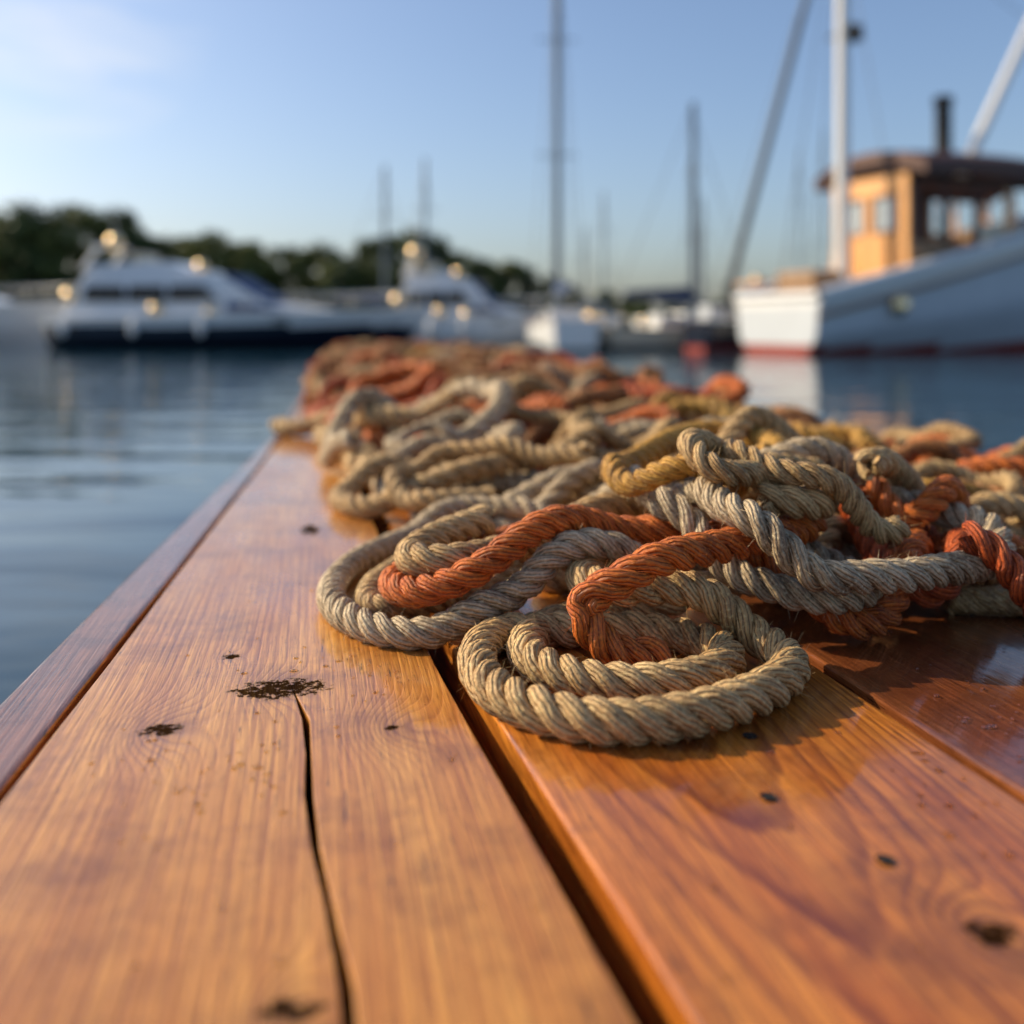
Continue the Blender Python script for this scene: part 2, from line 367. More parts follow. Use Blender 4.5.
def strands(P,R,step,sides,pitch,phase=0.0,nst=3):
    s=np.r_[0,np.cumsum(np.linalg.norm(np.diff(P,axis=0),axis=1))]; n=max(6,int(s[-1]/step)); ss=np.linspace(0,s[-1],n)
    C=np.stack([np.interp(ss,s,smooth1(P[:,k],1.5)) for k in range(3)],1)
    T=np.gradient(C,axis=0); T/=np.linalg.norm(T,axis=1)[:,None]+1e-9
    N=np.cross(np.array([0,0,1.0]),T); N/=np.linalg.norm(N,axis=1)[:,None]+1e-9; B=np.cross(T,N)
    Vs=[];Fs=[];UV=[];base=0; r=R*.48; off=R*.56
    for k in range(nst):
        ph=2*np.pi*ss/pitch+2*np.pi*k/nst+phase
        ph=ph+0.3*np.sin(ss*23+phase)+.12*np.sin(ss*67+k)
        rad=np.cos(ph)[:,None]*N+np.sin(ph)[:,None]*B
        rv=r*(1+.06*np.sin(ss*61+k*2+phase)+.035*np.sin(ss*143+k))
        e_=np.clip(1-np.minimum(ss,ss[-1]-ss)/(R*1.6),0,1)
        Cs=C+(off*(1+.35*e_))[:,None]*rad; rv=rv*(1-.25*e_**3)
        Tc=np.gradient(Cs,axis=0); Tc/=np.linalg.norm(Tc,axis=1)[:,None]+1e-9
        side=np.cross(Tc,rad); side/=np.linalg.norm(side,axis=1)[:,None]+1e-9
        th=np.linspace(0,2*np.pi,sides,endpoint=False)
        ring=Cs[:,None,:]+rv[:,None,None]*(np.cos(th)[None,:,None]*rad[:,None,:]+1.0*np.sin(th)[None,:,None]*side[:,None,:])
        Vs.append(ring.reshape(-1,3))
        i=np.arange(n-1)[:,None]*sides; jj=np.arange(sides)[None,:]; j2=(jj+1)%sides
        F=np.stack([i+jj,i+j2,i+sides+j2,i+sides+jj],-1).reshape(-1,4)+base; Fs.append(F)
        u0=np.broadcast_to(jj/sides,(n-1,sides)); u1=u0+1/sides; v0=np.broadcast_to(ss[:-1,None],(n-1,sides)); v1=np.broadcast_to(ss[1:,None],(n-1,sides))
        kk=k*3.7+phase
        UV.append(np.stack([np.stack([u0,v0+kk],-1),np.stack([u1,v0+kk],-1),np.stack([u1,v1+kk],-1),np.stack([u0,v1+kk],-1)],2).reshape(-1,4,2))
        for st_ in (0,(n-1)*sides):
            idx=[base+st_+q for q in range(sides)]
            caps=[[idx[0],idx[q],idx[q+1],idx[min(q+2,sides-1)]] for q in range(1,sides-2,2)]
            caps=[c for c in caps if len(set(c))==4]
            if caps: Fs.append(np.array(caps)); UV.append(np.zeros((len(caps),4,2))+kk)
        base+=n*sides
    return np.vstack(Vs),np.vstack(Fs),np.vstack(UV),C,T
def fuzz(C,R,count,base):
    i=rng.integers(0,len(C)-1,count); d=rng.normal(0,1,(count,3)); d/=np.linalg.norm(d,axis=1)[:,None]
    p=C[i]+d*R*.93; tdir=rng.normal(0,1,(count,3)); tdir/=np.linalg.norm(tdir,axis=1)[:,None]
    dr=d*.45+tdir*.85; L=rng.uniform(.002,.009,count)[:,None]; wv=np.cross(dr,d); wv/=np.linalg.norm(wv,axis=1)[:,None]+1e-6; wv*=.00010
    m_=p+dr*L*.5; e=p+dr*L+tdir*L*.3
    V=np.stack([p-wv,p+wv,m_+wv,m_-wv,e+wv*.5,e-wv*.5],1).reshape(-1,3); b0=np.arange(count)[:,None]*6+base
    return V,np.vstack([b0+np.array([[0,1,2,3]]),b0+np.array([[3,2,4,5]])])
PK=4.3
class Acc:
    def __init__(s): s.V=[];s.F=[];s.U=[];s.M=[];s.n=0
    def add(s,P,R,mi,step,sides,pitch=None,fz=0):
        V,F,U,C,T=strands(P,R,step,sides,pitch or R*PK,phase=random.uniform(0,6))
        s.V.append(V);s.F.append(F+s.n);s.U.append(U);s.M.append(np.full(len(F),mi));s.n+=len(V)
        if fz:
            V2,F2=fuzz(C,R,int(fz*len(C)*step),s.n); s.V.append(V2);s.F.append(F2);s.U.append(np.zeros((len(F2),4,2)));s.M.append(np.full(len(F2),mi)); s.n+=len(V2)
    def build(s,name): return np_mesh(name,np.vstack(s.V),np.vstack(s.F),RM,np.concatenate(s.M),np.vstack(s.U))
def XL(y): return np.interp(y,[.8,.95,1.2,1.4,1.8,2.2,3,5,8.5],[.05,-.0,-.10,-.20,-.30,-.43,-.62,-.96,-1.5])
def XR(y): return np.interp(y,[.8,1.0,3.0,8.8],[.92,.92,.52,-.43])-.02
def YM(x): return np.interp(x,[-.1,.05,.3,.40,.6,1.0],[1.0,.90,.86,.84,.80,.80])
def cap(x,y):
    c=np.interp(y,[.8,.9,1.0,1.2,1.6,3,9],[.060,.070,.090,.115,.13,.15,.14])
    if y<2.2: c-=.040*min(1,max(0,(x-.25)/.35))
    c-=.06*min(1,max(0,(XL(y)+.22-x)/.2))*(1 if y<3 else .4)
    return max(c,.045 if x>.3 else .030)
def loopy(cx,cy,a,turns,elong=1.0):
    th0=random.uniform(0,6.28); rot=random.uniform(0,3.14); dx,dy=random.uniform(-.5,.5)*a,random.uniform(-.6,.6)*a
    sgn=random.choice((-1,1)); n=int(turns*8); pts=[]
    for i in range(n+1):
        t_=i/n; th=th0+sgn*i/8*6.283; rr=a*(1+.22*math.sin(th*.7+rot)+random.uniform(-.07,.07))*(1-.15*t_)
        x0,y0=rr*math.cos(th)*elong,rr*math.sin(th)
        x=cx+dx*t_+x0*math.cos(rot)-y0*math.sin(rot); y=cy+dy*t_+x0*math.sin(rot)+y0*math.cos(rot)
        y=min(max(y,YM(x)+.02),8.5); x=min(max(x,XL(y)+random.uniform(0,.03)),XR(y))
        pts.append((x,y))
    return pts
pile=Acc()
def heap(n,y0,y1,Rr,ar,step,sides,cols,fz=0,xmin=None):
    ok=0
    for i in range(n):
        y=random.uniform(y0,y1); x=random.uniform(XL(y) if xmin is None else xmin,XR(y)); R=random.uniform(*Rr)
        pts=loopy(x,y,random.uniform(*ar),random.uniform(.9,2.2),random.uniform(1,1.7))
        P=lay(pts,R,cap)
        if P is None: continue
        ok+=1; pile.add(P,R,random.choices(range(6),cols)[0],step,sides,fz=fz)
    print('heap',y0,ok,pile.n)
heap(90,3.2,8.4,(.019,.025),(.12,.30),.016,5,[3,3,1,6,.5,1.5])
heap(170,3.0,8.4,(.017,.022),(.10,.25),.016,5,[3,3,1,6,.5,2])
heap(90,1.8,3.3,(.018,.026),(.11,.26),.011,6,[6,1.5,.7,5,1.5,1])
heap(110,1.7,3.1,(.015,.021),(.09,.22),.010,6,[5,3,1,5,1,2])
heap(120,.95,1.8,(.0125,.016),(.07,.17),.0055,8,[6,1.5,1,2.5,2,1.5],fz=500)
heap(200,.92,1.8,(.0115,.014),(.05,.13),.0055,8,[5,2.5,1,2,3,2],fz=500)
heap(160,.80,1.3,(.0115,.0135),(.05,.12),.0050,8,[5,2,1,2,3,2.5],fz=600,xmin=.33)
pile.build('rope_pile')

def hero(name,mi,pts,R=.013,pitch=None):
    a=Acc(); P=lay(pts,R); a.add(P,R,mi,.0026,12,pitch,fz=1900); o=a.build(name); return o
hero('mooring_rope',0,[(.30,.93,.03),(.24,.87,.03),(.16,.83,.03),(.09,.815),(.045,.80),(.016,.762),(.010,.715),(.030,.675),(.075,.655),(.120,.664),(.150,.695),(.148,.740),(.105,.770),(.055,.772),(.0,.770),(-.022,.735),(-.022,.680),(-.002,.628),(.045,.595),(.105,.602),(.160,.640),(.193,.690),(.186,.735),(.135,.752,.05),(.08,.752,.05),(.055,.79,.05),(.10,.86,.05)],R=.0138)
hero('mooring_rope',4,[(.30,.98,.02),(.19,.885,.03),(.102,.815,.04),(.038,.797,.025),(-.025,.777),(-.078,.766),(-.131,.804),(-.160,.88),(-.158,.99),(-.115,1.11),(-.045,1.16),(.03,1.13),(.12,1.10)],R=.0125)
hero('mooring_rope',0,[(.26,1.03),(.12,.98),(.03,.93),(-.05,.87),(-.105,.835),(-.125,.86),(-.125,.93),(-.09,1.03),(0,1.07),(.1,1.04)],R=.0112)
hero('orange_rope',5,[(.24,1.02),(.31,.93),(.335,.845),(.375,.84),(.40,.90),(.36,.98),(.27,1.02)],R=.0130)
hero('orange_rope',1,[(.13,1.0,.05),(.02,.95,.05),(-.056,.895,.04),(-.098,.845,.035),(-.088,.797,.035),(-.048,.776,.04),(.0,.79,.05),(.045,.815,.06),(.09,.838,.07),(.139,.838,.078),(.18,.825,.07),(.235,.80,.03),(.275,.785),(.32,.82),(.36,.88)],R=.0126)
hero('mooring_rope',4,[(.12,.84,.045),(.17,.795,.05),(.23,.770,.035),(.28,.785,.03),(.28,.84,.04),(.2,.88,.05)],R=.0125)
hero('orange_rope',1,[(.110,.710,.0),(.080,.705,.0),(.057,.708,.020),(.050,.712,.042),(.062,.716,.060),(.090,.725,.072),(.130,.745,.080),(.168,.768,.080),(.215,.81,.075),(.26,.86,.07)],R=.0132)
hero('mooring_rope',0,[(-.02,.92,.04),(-.07,.87,.045),(-.085,.822,.05),(-.056,.800,.06),(-.012,.84,.075),(.043,.888,.09),(.10,.925,.10),(.175,.945,.105),(.235,.925,.10),(.265,.865,.09),(.25,.82,.08),(.20,.81,.09)],R=.0136)
hero('mooring_rope',4,[(.11,.93,.09),(.155,.845,.095),(.170,.785,.09),(.200,.752,.075),(.245,.745,.065),(.31,.765,.06),(.375,.805,.055),(.42,.86,.05),(.40,.92,.06),(.33,.96,.07),(.24,.95,.07)],R=.0130)
hero('yellow_rope',2,[(.10,.97,.1),(.095,.90,.10),(.125,.855,.11),(.165,.842,.115),(.195,.86,.11),(.2,.9,.1)],R=.0110)
hero('mooring_rope',0,[(.29,.93,.05),(.21,.89,.08),(.15,.84,.08),(.165,.80,.09),(.20,.82,.09),(.225,.855,.09),(.225,.885,.09),(.20,.895,.085),(.19,.85,.08),(.24,.81,.07),(.33,.84,.05)],R=.0108)
hero('orange_rope',1,[(.33,.93,.03),(.38,.90,.04),(.44,.96,.04),(.5,.93,.03),(.56,.88,.03),(.63,.95,.03)],R=.0125)
hero('mooring_rope',0,[(.32,.90,.03),(.40,.98,.03),(.50,1.03,.03),(.60,1.01,.03),(.68,.95,.03),(.76,.90,.03)],R=.0130)
hero('orange_rope',5,[(.36,.80),(.41,.775),(.47,.79),(.52,.83),(.58,.82),(.63,.86)],R=.0125)
hero('yellow_rope',2,[(.10,1.0,.1),(.149,1.08,.11),(.20,1.16,.12),(.26,1.20,.12),(.295,1.13,.115),(.285,1.06,.105),(.25,1.0,.10)],R=.0140)
hero('mooring_rope',0,[(.22,1.12,.10),(.305,1.18,.11),(.384,1.18,.10),(.42,1.10,.08),(.38,1.04,.075),(.30,1.02,.085)],R=.0135)
hero('mooring_rope',0,[(-.10,1.48,.02),(-.19,1.44,.015),(-.235,1.37),(-.20,1.29),(-.117,1.27),(-.028,1.29,.03),(.039,1.36,.05),(.12,1.40,.07)],R=.0150)
hero('mooring_rope',0,[(-.02,1.22,.04),(-.10,1.20,.02),(-.15,1.26,.03),(-.1,1.33,.05),(0,1.30,.07),(.1,1.24,.09)],R=.0125)
hero('mooring_rope',0,[(-.535,2.27),(-.49,2.22),(-.40,2.20),(-.33,2.08),(-.31,1.92),(-.24,1.80),(-.1,1.80,.04)],R=.020)
hero('mooring_rope',4,[(-.25,1.60),(-.31,1.68),(-.29,1.80),(-.18,1.86,.04),(-.05,1.80,.07),(-.02,1.68,.07),(-.12,1.58,.05)],R=.018)

# ------------------------------------------------------------------ boats
white=simple('white_gelcoat',(0.82,0.81,0.79),0.25,var=.04,scale=.8,coat=.5)
cream=simple('cream_paint',(0.70,0.60,0.44),0.35,var=.1,scale=1.2)
navy=simple('navy_hull_paint',(0.012,0.016,0.03),0.2,var=.2,coat=.5)
greyb=simple('blue_grey_hull_paint',(0.56,0.59,0.62),0.4,var=.10,scale=1.0)
redp=simple('red_antifouling',(0.28,0.03,0.015),0.6,var=.2)
glass=simple('tinted_window_glass',(0.015,0.022,0.035),0.06,var=.1)
pale=simple('sky_tone_window',(0.35,0.41,0.46),0.08,var=.1)  # opaque pane, the bright sky seen through it put into the colour
bluec=simple('blue_canvas',(0.02,0.05,0.14),0.7,var=.2,scale=6)
chrome=simple('polished_steel',(0.85,0.80,0.70),0.16,1.0,var=.03)
brass=simple('polished_brass',(0.98,0.72,0.40),0.22,1.0,var=.03)
alu=simple('mast_aluminium',(0.13,0.16,0.19),0.5,0.2,var=.05)
darkm=simple('dark_spar_paint',(0.05,0.065,0.08),0.6,0.0,var=.1)
whitemast=simple('white_mast_paint',(0.8,0.78,0.74),0.3,var=.05)
teak=simple('teak_planking',(0.30,0.17,0.08),0.5,var=.25,scale=5)
varn=simple('golden_varnished_cabin',(0.80,0.38,0.11),0.35,var=.25,scale=3,coat=.4)
trim=simple('dark_cabin_trim',(0.22,0.085,0.03),0.4,var=.2,scale=3)
roofm=simple('red_brown_roof_paint',(0.085,0.026,0.015),0.55,var=.15,scale=2)
blackm=simple('black_iron',(0.02,0.02,0.02),0.6,0.3)
wire=simple('rigging_wire',(0.12,0.12,0.12),0.5,0.6)
def hull(name,L,Bm,sheer,draft,mat_top,mat_bot,split,parent,deckmat=None,stern=.85,rake=.7,full=2.4,nT=26,nS=9,band=0,bandmat=None):
    bm=bmesh.new(); rows=[]
    for i in range(nT+1):
        t_=i/nT; hb=Bm/2*(1-(max(0,(t_-.38)/.62))**full)*np.interp(t_,[0,.35],[stern,1.0]); hb=max(hb,.012)
        zs=sheer(t_); zk=-draft*(1-max(0,(t_-.6)/.4)**2); row=[]
        for side in (1,-1):
            r=[]
            for j in range(nS+1):
                a=j/nS; zz=zk+(zs-zk)*a; wy=hb*(min(1,a*1.9)**.55*.86+.14*a) if a>0 else 0.0
                if t_>.55: wy*= (1-(t_-.55)/.45*.55*(1-a))
                x=L*t_+rake*max(0,(t_-.5)/.5)**2*max(0,zz)/max(zs,.1)
                r.append(bm.verts.new((x,wy*side,zz)))
            row.append(r)
        rows.append(row)
    for i in range(nT):
        for s in range(2):
            for j in range(nS):
                q=(rows[i][s][j],rows[i+1][s][j],rows[i+1][s][j+1],rows[i][s][j+1])
                f=bm.faces.new(q); f.material_index=1 if sum(v.co.z for v in q)/4<split else (3 if j>=nS-band else 0); f.smooth=True
    for j in range(nS):
        f=bm.faces.new((rows[0][0][j],rows[0][0][j+1],rows[0][1][j+1],rows[0][1][j])); f.material_index=1 if rows[0][0][j].co.z<split-.05 else (3 if j>=nS-band else 0)
    for i in range(nT):
        a,b_,c,d=[bm.verts.new(rows[k][s][nS].co+Vector((0,(-.03 if s==0 else .03) if rows[k][s][nS].co.y**2>.002 else 0,-.07))) for k,s in ((i,0),(i+1,0),(i+1,1),(i,1))]
        f=bm.faces.new((a,b_,c,d)); f.material_index=2
    bmesh.ops.remove_doubles(bm,verts=bm.verts,dist=.0005)
    return bm_obj(name,bm,[mat_top,mat_bot,deckmat or teak,bandmat or mat_top],parent)
def sheerline(L,Bm,sheer,stern=.85,rake=.7,full=2.4,n=24,dz=0.0,inset=0.0):
    out=[]
    for side in (1,-1):
        pts=[]
        for i in range(n+1):
            t_=i/n; hb=Bm/2*(1-(max(0,(t_-.38)/.62))**full)*np.interp(t_,[0,.35],[stern,1.0]); hb=max(hb-inset,.01)
            pts.append((L*t_+rake*max(0,(t_-.5)/.5)**2,side*hb,sheer(t_)+dz))
        out.append(pts)
    return out[0]+out[1][::-1]
def rails(par,L,Bm,sheer,t0=.45,h=.45,**k):
    top=sheerline(L,Bm,sheer,dz=h,inset=.05,**k); n=len(top)//2
    sel=[p for p in top if p[0]>L*t0]
    tube('bow_rail',sel,.018,chrome,par)
    for i in range(0,len(sel),4): pole(f'stanchion_{i//4+1}',(sel[i][0],sel[i][1],sel[i][2]-h),sel[i],.012,chrome,par)

def cruiser(loc,rot,L,scale_h=1.0,hullcol=navy,split=.5,big=True):
    e=empty('motor_yacht',loc,rot); Bm=L*.33; H=scale_h
    sh=lambda t_:H*(.80+.10*t_+.16*t_*t_)
    hull('hull',L,Bm,sh,.4,white,hullcol,split,e,deckmat=white,nS=14)
    tube('rub_rail',sheerline(L,Bm,sh),.035,white,e)
    k=L/9.4; w_=Bm*.36
    prism('cabin',[(.3*k,.72*H),(.7*k,1.55*H),(.9*k,1.98*H),(4.3*k,2.04*H),(4.7*k,1.92*H),(5.9*k,1.22*H),(6.1*k,.80*H)],-w_,w_,white,e,top_in=.22,bevel=.05)
    prism('fore_cabin_trunk',[(5.7*k,.8*H),(5.75*k,1.22*H),(6.6*k,1.18*H),(7.9*k,.98*H),(8.1*k,.85*H)],-w_*.8,w_*.8,white,e,top_in=.15,bevel=.05)
    for s in (-1,1):
        y=s*(w_-.055)
        for n_,(xa,xb) in enumerate(((1.0,2.1),(2.2,3.2),(3.3,4.3))):
            prism(f'side_window_{n_+1}_{"p" if s>0 else "s"}',[(xa*k,1.26*H),((xb+(.35 if n_==2 else 0))*k,1.26*H),(xb*k-.03,1.66*H),(xa*k+.06,1.66*H)],y-.05,y+.05,glass,e,bevel=0)
        prism(f'hull_port_{s}',[(6.0*k,.72*H),(6.6*k,.73*H),(6.6*k,.80*H),(6.0*k,.79*H)],s*Bm*.40-.05,s*Bm*.40+.05,glass,e,bevel=0)
    prism('windscreen',[(4.70*k,1.93*H),(4.78*k,1.98*H),(5.98*k,1.28*H),(5.90*k,1.22*H)],-w_+.22,w_-.22,bluec if big else glass,e,bevel=0.01)
    prism('side_deck_canvas',[(4.9*k,.95*H),(4.9*k,1.22*H),(5.6*k,1.18*H),(6.3*k,.98*H)],-w_-.03,w_+.03,bluec,e,bevel=.01)
    prism('flybridge_coaming',[(.9*k,2.02*H),(1.0*k,2.22*H),(3.2*k,2.30*H),(3.7*k,2.10*H),(3.7*k,2.02*H)],-w_+.3,w_-.3,white,e,top_in=.05)
    if big:
        for s in (-1,1):
            pole(f'arch_leg_{s}',(.8*k,s*(w_-.35),2.1*H),(1.2*k,s*(w_-.45),2.70*H),.06,white,e)
        box('arch_top',(1.25*k,0,2.72*H),(.4,2*(w_-.4),.08),white,e,bevel=.03)
        ball('radar_dome',(1.3*k,0,2.86*H),.2,white,e,(1,1,.6))
        ball('arch_glint_ball',(1.6*k,-.55,2.84*H),.22,brass,e)  # polished ball added to catch a sun glint
        pole('whip_antenna',(1.2*k,.4,2.7*H),(1.0*k,.4,4.0*H),.012,white,e)
        box('helm_seat',(2.2*k,0,2.4*H),(.4,.9,.3),cream,e,bevel=.05)
    for i,xx in enumerate((.7,2.6,4.4)):
        ball(f'fender_{i+1}',(xx*k,-Bm*.5-.05,.55*H),.13,white,e,(.8,.8,1.8))
    ball('roof_glint_ball',(3.9*k,-.3,2.2*H),.17,brass,e)  # reflecting ball added for a bright blurred highlight
    ball('side_glint_ball',(3.0*k,-w_-.03,1.05*H),.18,brass,e); ball('aft_glint_ball',(.6*k,-w_+.1,1.4*H),.20,brass,e); ball('fore_glint_ball',(4.5*k,-w_-.05,.95*H),.17,brass,e)  # three more brass balls, added only for their sun highlights
    rails(e,L,Bm,sh)
    return e
cruiser((-12.1,27.2,WATER_Z),math.radians(-5),9.3,1.0,navy,.62)
cruiser((-20.3,29,WATER_Z),math.radians(-3),7.2,1.25,white,.05)
cruiser((-3.7,31,WATER_Z),math.radians(-10),5.2,1.0,white,.08,big=True)

def sailboat(loc,rot,L,mast,hullm=white,botm=navy,lean=0.0,mat=alu,mr=.075,boom=True):
    e=empty('sailboat',loc,rot); Bm=L*.30; sh=lambda t_:L*(.105+.03*(2*t_-.8)**2+.01*t_)
    hull('hull',L,Bm,sh,.5,hullm,botm,.10,e,deckmat=cream,stern=.6,rake=L*.08)
    tube('toe_rail',sheerline(L,Bm,sh,stern=.6,rake=L*.08),.025,teak,e)
    z0=L*.11
    prism('coach_roof',[(L*.30,z0),(L*.32,z0+.38),(L*.55,z0+.36),(L*.72,z0+.10),(L*.74,z0)],-Bm*.26,Bm*.26,white,e,top_in=.1,bevel=.04)
    for s in (-1,1):
        for q in range(3): box(f'cabin_port_{q+1}_{s}',(L*(.36+.07*q),s*(Bm*.26-.045),z0+.2),(L*.045,.05,.12),glass,e,bevel=.01)
    mx=L*.58
    pole('mast',(mx,0,z0),(mx,0,mast),mr,mat,e,r2=mr*.7)
    for f in (.45,.72):
        pole(f'spreader_{int(f*100)}',(mx,-Bm*.3,mast*f),(mx,Bm*.3,mast*f),.02,mat,e)
    if boom:
        pole('boom',(mx,0,z0+.75),(L*.12,0,z0+.85),.05,mat,e)
        prism('furled_sail',[(mx-.1,z0+.78),(L*.14,z0+.88),(L*.14,z0+1.0),(mx-.3,z0+1.12),(mx-.1,z0+1.15)],-.09,.09,bluec,e,bevel=.04)
    pole('forestay',(L*1.05,0,sh(1)),(mx,0,mast*.96),.010,wire,e,seg=6); pole('backstay',(0.05,0,sh(0)),(mx,0,mast),.010,wire,e,seg=6)
    for s in (-1,1):
        pole(f'shroud_{s}',(mx-.1,s*Bm*.45,z0),(mx,0,mast*.93),.008,wire,e,seg=6)
    tube('pulpit',[(L*.9,-.35,sh(.9)+.02),(L*.95,-.28,sh(.9)+.5),(L*1.03,0,sh(1)+.5),(L*.95,.28,sh(.9)+.5),(L*.9,.35,sh(.9)+.02)],.018,chrome,e)
    ball('stern_glint_ball',(L*.2,-Bm*.3,z0+.2),.14,brass,e)  # brass ball added to reflect the sun as a bright dot
    return e
sailboat((1.58,24.4,WATER_Z),math.radians(95),6.2,12.0,mr=.12)
sailboat((2.35,25.6,WATER_Z),math.radians(25),4.8,6.6,mr=.11,hullm=cream)
sailboat((-6.9,36,WATER_Z),math.radians(60),6.5,6.9,mr=.09)
sailboat((-4.3,38,WATER_Z),math.radians(80),6.5,7.6,mr=.09)
for (x,y,r,L,mh) in ((3.6,52,70,8,8.2),(5.2,56,100,8,6.6),(6.6,50,40,8,7.4),(16,60,60,9,12),(21.5,58,110,9,13),(19,54,80,9,9.5),(27,62,70,9,14),(12.2,64,80,8,7.5)):
    sailboat((x,y,WATER_Z),math.radians(r),L,mh,mat=alu)

e=empty('fishing_boat',(5.9,29.0,WATER_Z),math.radians(12)); sh=lambda t_:.95+.5*t_*t_
hull('hull',6.0,2.1,sh,.4,white,redp,.1,e)
tube('gunwale',sheerline(6,2.1,sh),.05,cream,e)
prism('wheelhouse',[(1.2,.85),(1.25,1.75),(2.9,1.8),(3.1,.95)],-.7,.7,cream,e,top_in=.08)
box('wheelhouse_roof',(2.1,0,1.85),(2.2,1.6,.08),varn,e,bevel=.02)
for s in (-1,1):
    for q in range(2): box(f'window_{q}_{s}',(1.75+.7*q,s*.66,1.45),(.5,.06,.35),glass,e)
box('fish_hold',(4.0,0,1.15),(.9,.9,.3),teak,e,bevel=.03)
ball('wheelhouse_glint_ball',(1.1,-.5,1.95),.13,brass,e)  # shiny ball added for a warm glint, not a lamp
e=empty('crane_boat',(4.45,24.3,WATER_Z),math.radians(18)); sh=lambda t_:.75+.35*t_*t_
hull('hull',3.2,1.5,sh,.4,navy,redp,.1,e)
tube('gunwale',sheerline(3.2,1.5,sh),.05,white,e)
pole('crane_post',(.95,0,.6),(.95,0,1.7),.10,blackm,e)
pole('crane_jib',(.95,0,1.5),(3.75,0,10.8),.105,darkm,e,r2=.08)
pole('jib_stay',(.3,0,.8),(2.9,0,8.5),.010,wire,e,seg=6)
box('winch',(.5,0,.9),(.5,.6,.4),greyb,e,bevel=.04)

# large wooden trawler on the right
tr=empty('wooden_trawler',(5.85,22.1,WATER_Z),math.radians(25),1.05); L=11.5;Bm=2.9
sh=lambda t_:1.20+2.55*t_+.35*t_*t_
hull('hull',L,Bm,sh,.6,greyb,redp,.16,tr,stern=.9,rake=1.0,nT=34,nS=16,band=2,bandmat=white)
sl_=sheerline(L,Bm,sh,stern=.9,rake=1.0,n=34)
def shift(pts,dz,dy=0): return [(p[0],p[1]*(1+dy),p[2]+dz) for p in pts]
tube('cap_rail',sl_,.13,white,tr); tube('rub_strake',shift(sl_,-.42,.005),.05,teak,tr)
tube('stern_cap',[(0,-Bm*.45,1.2),(0,Bm*.45,1.2)],.085,white,tr)
cz0,cz1,x0,x1,yw=1.35,3.85,2.6,7.6,1.12
def frame(nm,x_a,x_b,y_a,y_b,z_a,z_b,mat): box(nm,((x_a+x_b)/2,(y_a+y_b)/2,(z_a+z_b)/2),(x_b-x_a,y_b-y_a,z_b-z_a),mat,tr,bevel=.012)
frame('aft_wall_lower',x0,x0+.08,-yw,yw,cz0,2.66,varn); frame('aft_wall_upper',x0,x0+.08,-yw,yw,3.38,cz1,varn)
for q,(a,b_) in enumerate(((-yw,-.80),(-.16,.16),(.80,yw))): frame(f'aft_post_{q+1}',x0,x0+.08,a,b_,2.662,3.378,varn)
for q,(a,b_) in enumerate(((-.80,-.16),(.16,.80))):
    frame(f'aft_window_{q+1}',x0+.03,x0+.05,a,b_,2.662,3.378,pale)
    frame(f'window_sill_{q+1}',x0-.03,x0-.002,a-.06,b_+.06,2.60,2.66,trim); frame(f'window_head_{q+1}',x0-.03,x0-.002,a-.06,b_+.06,3.38,3.44,trim)
    frame(f'window_jamb_a_{q+1}',x0-.03,x0-.002,a-.06,a,2.662,3.378,trim); frame(f'window_jamb_b_{q+1}',x0-.03,x0-.002,b_,b_+.06,2.662,3.378,trim)
for q in range(5): frame(f'plank_batten_{q+1}',x0-.02,x0-.002,-yw+.2+q*.45,-yw+.23+q*.45,cz0+.1,2.58,trim)
for s in (-1,1):
    ya,yb=(-yw,-yw+.07) if s<0 else (yw-.07,yw)
    frame(f'side_wall_lower_{s}',x0+.085,x1,ya,yb,cz0,2.40,varn if s>0 else teak)
    for q,xx in enumerate((x0+.085,3.6,4.6,5.6,6.5,7.3)): frame(f'side_post_{q+1}_{s}',xx,xx+(.22 if q in(0,5) else .13),ya,yb,2.405,cz1-.2,varn if q in (3,4,5) else roofm)
    frame(f'side_header_{s}',x0+.085,x1,ya,yb,cz1-.195,cz1,roofm)
    frame(f'side_sill_{s}',4.75,7.25,ya+.01,yb-.01,2.405,2.85,cream)
frame('front_wall',x1+.005,x1+.08,-yw,yw,cz0,2.9,varn)
for q in range(4): frame(f'front_post_{q}',x1+.005,x1+.08,-yw+q*.70,-yw+q*.70+.12,2.905,cz1,varn)
frame('cabin_sole',x0+.1,x1-.02,-yw+.08,yw-.08,1.5,1.62,teak); box('helm_console',(6.6,.2,2.3),(.5,1.1,1.3),teak,tr,bevel=.03)
box('companion_bulkhead',(4.1,.3,2.6),(.1,1.2,2.1),roofm,tr,bevel=.02)
pole('helm_column',(5.0,0,1.6),(5.0,0,3.6),.08,blackm,tr)
bm=bmesh.new(); n=10; T=[];Bt=[]; YR=1.65
for i in range(9):
    xx=x0-.05+(x1-x0+.9)*i/8; ra=[];rb=[]
    for jx in range(n+1):
        yy=-YR+2*YR*jx/n; zc=cz1+.01+.36*(1-(yy/YR)**2)+.14*math.sin(math.pi*i/8)
        ra.append(bm.verts.new((xx,yy,zc+.20))); rb.append(bm.verts.new((xx,yy,zc-.10)))
    T.append(ra);Bt.append(rb)
for i in range(8):
    for jx in range(n):
        bm.faces.new((T[i][jx],T[i+1][jx],T[i+1][jx+1],T[i][jx+1])); bm.faces.new((Bt[i][jx],Bt[i][jx+1],Bt[i+1][jx+1],Bt[i+1][jx]))
    for jx in (0,n): bm.faces.new((T[i][jx],T[i+1][jx],Bt[i+1][jx],Bt[i][jx]))
for i in (0,8):
    for jx in range(n): bm.faces.new((T[i][jx],T[i][jx+1],Bt[i][jx+1],Bt[i][jx]))
bm_obj('cambered_roof',bm,roofm,tr)
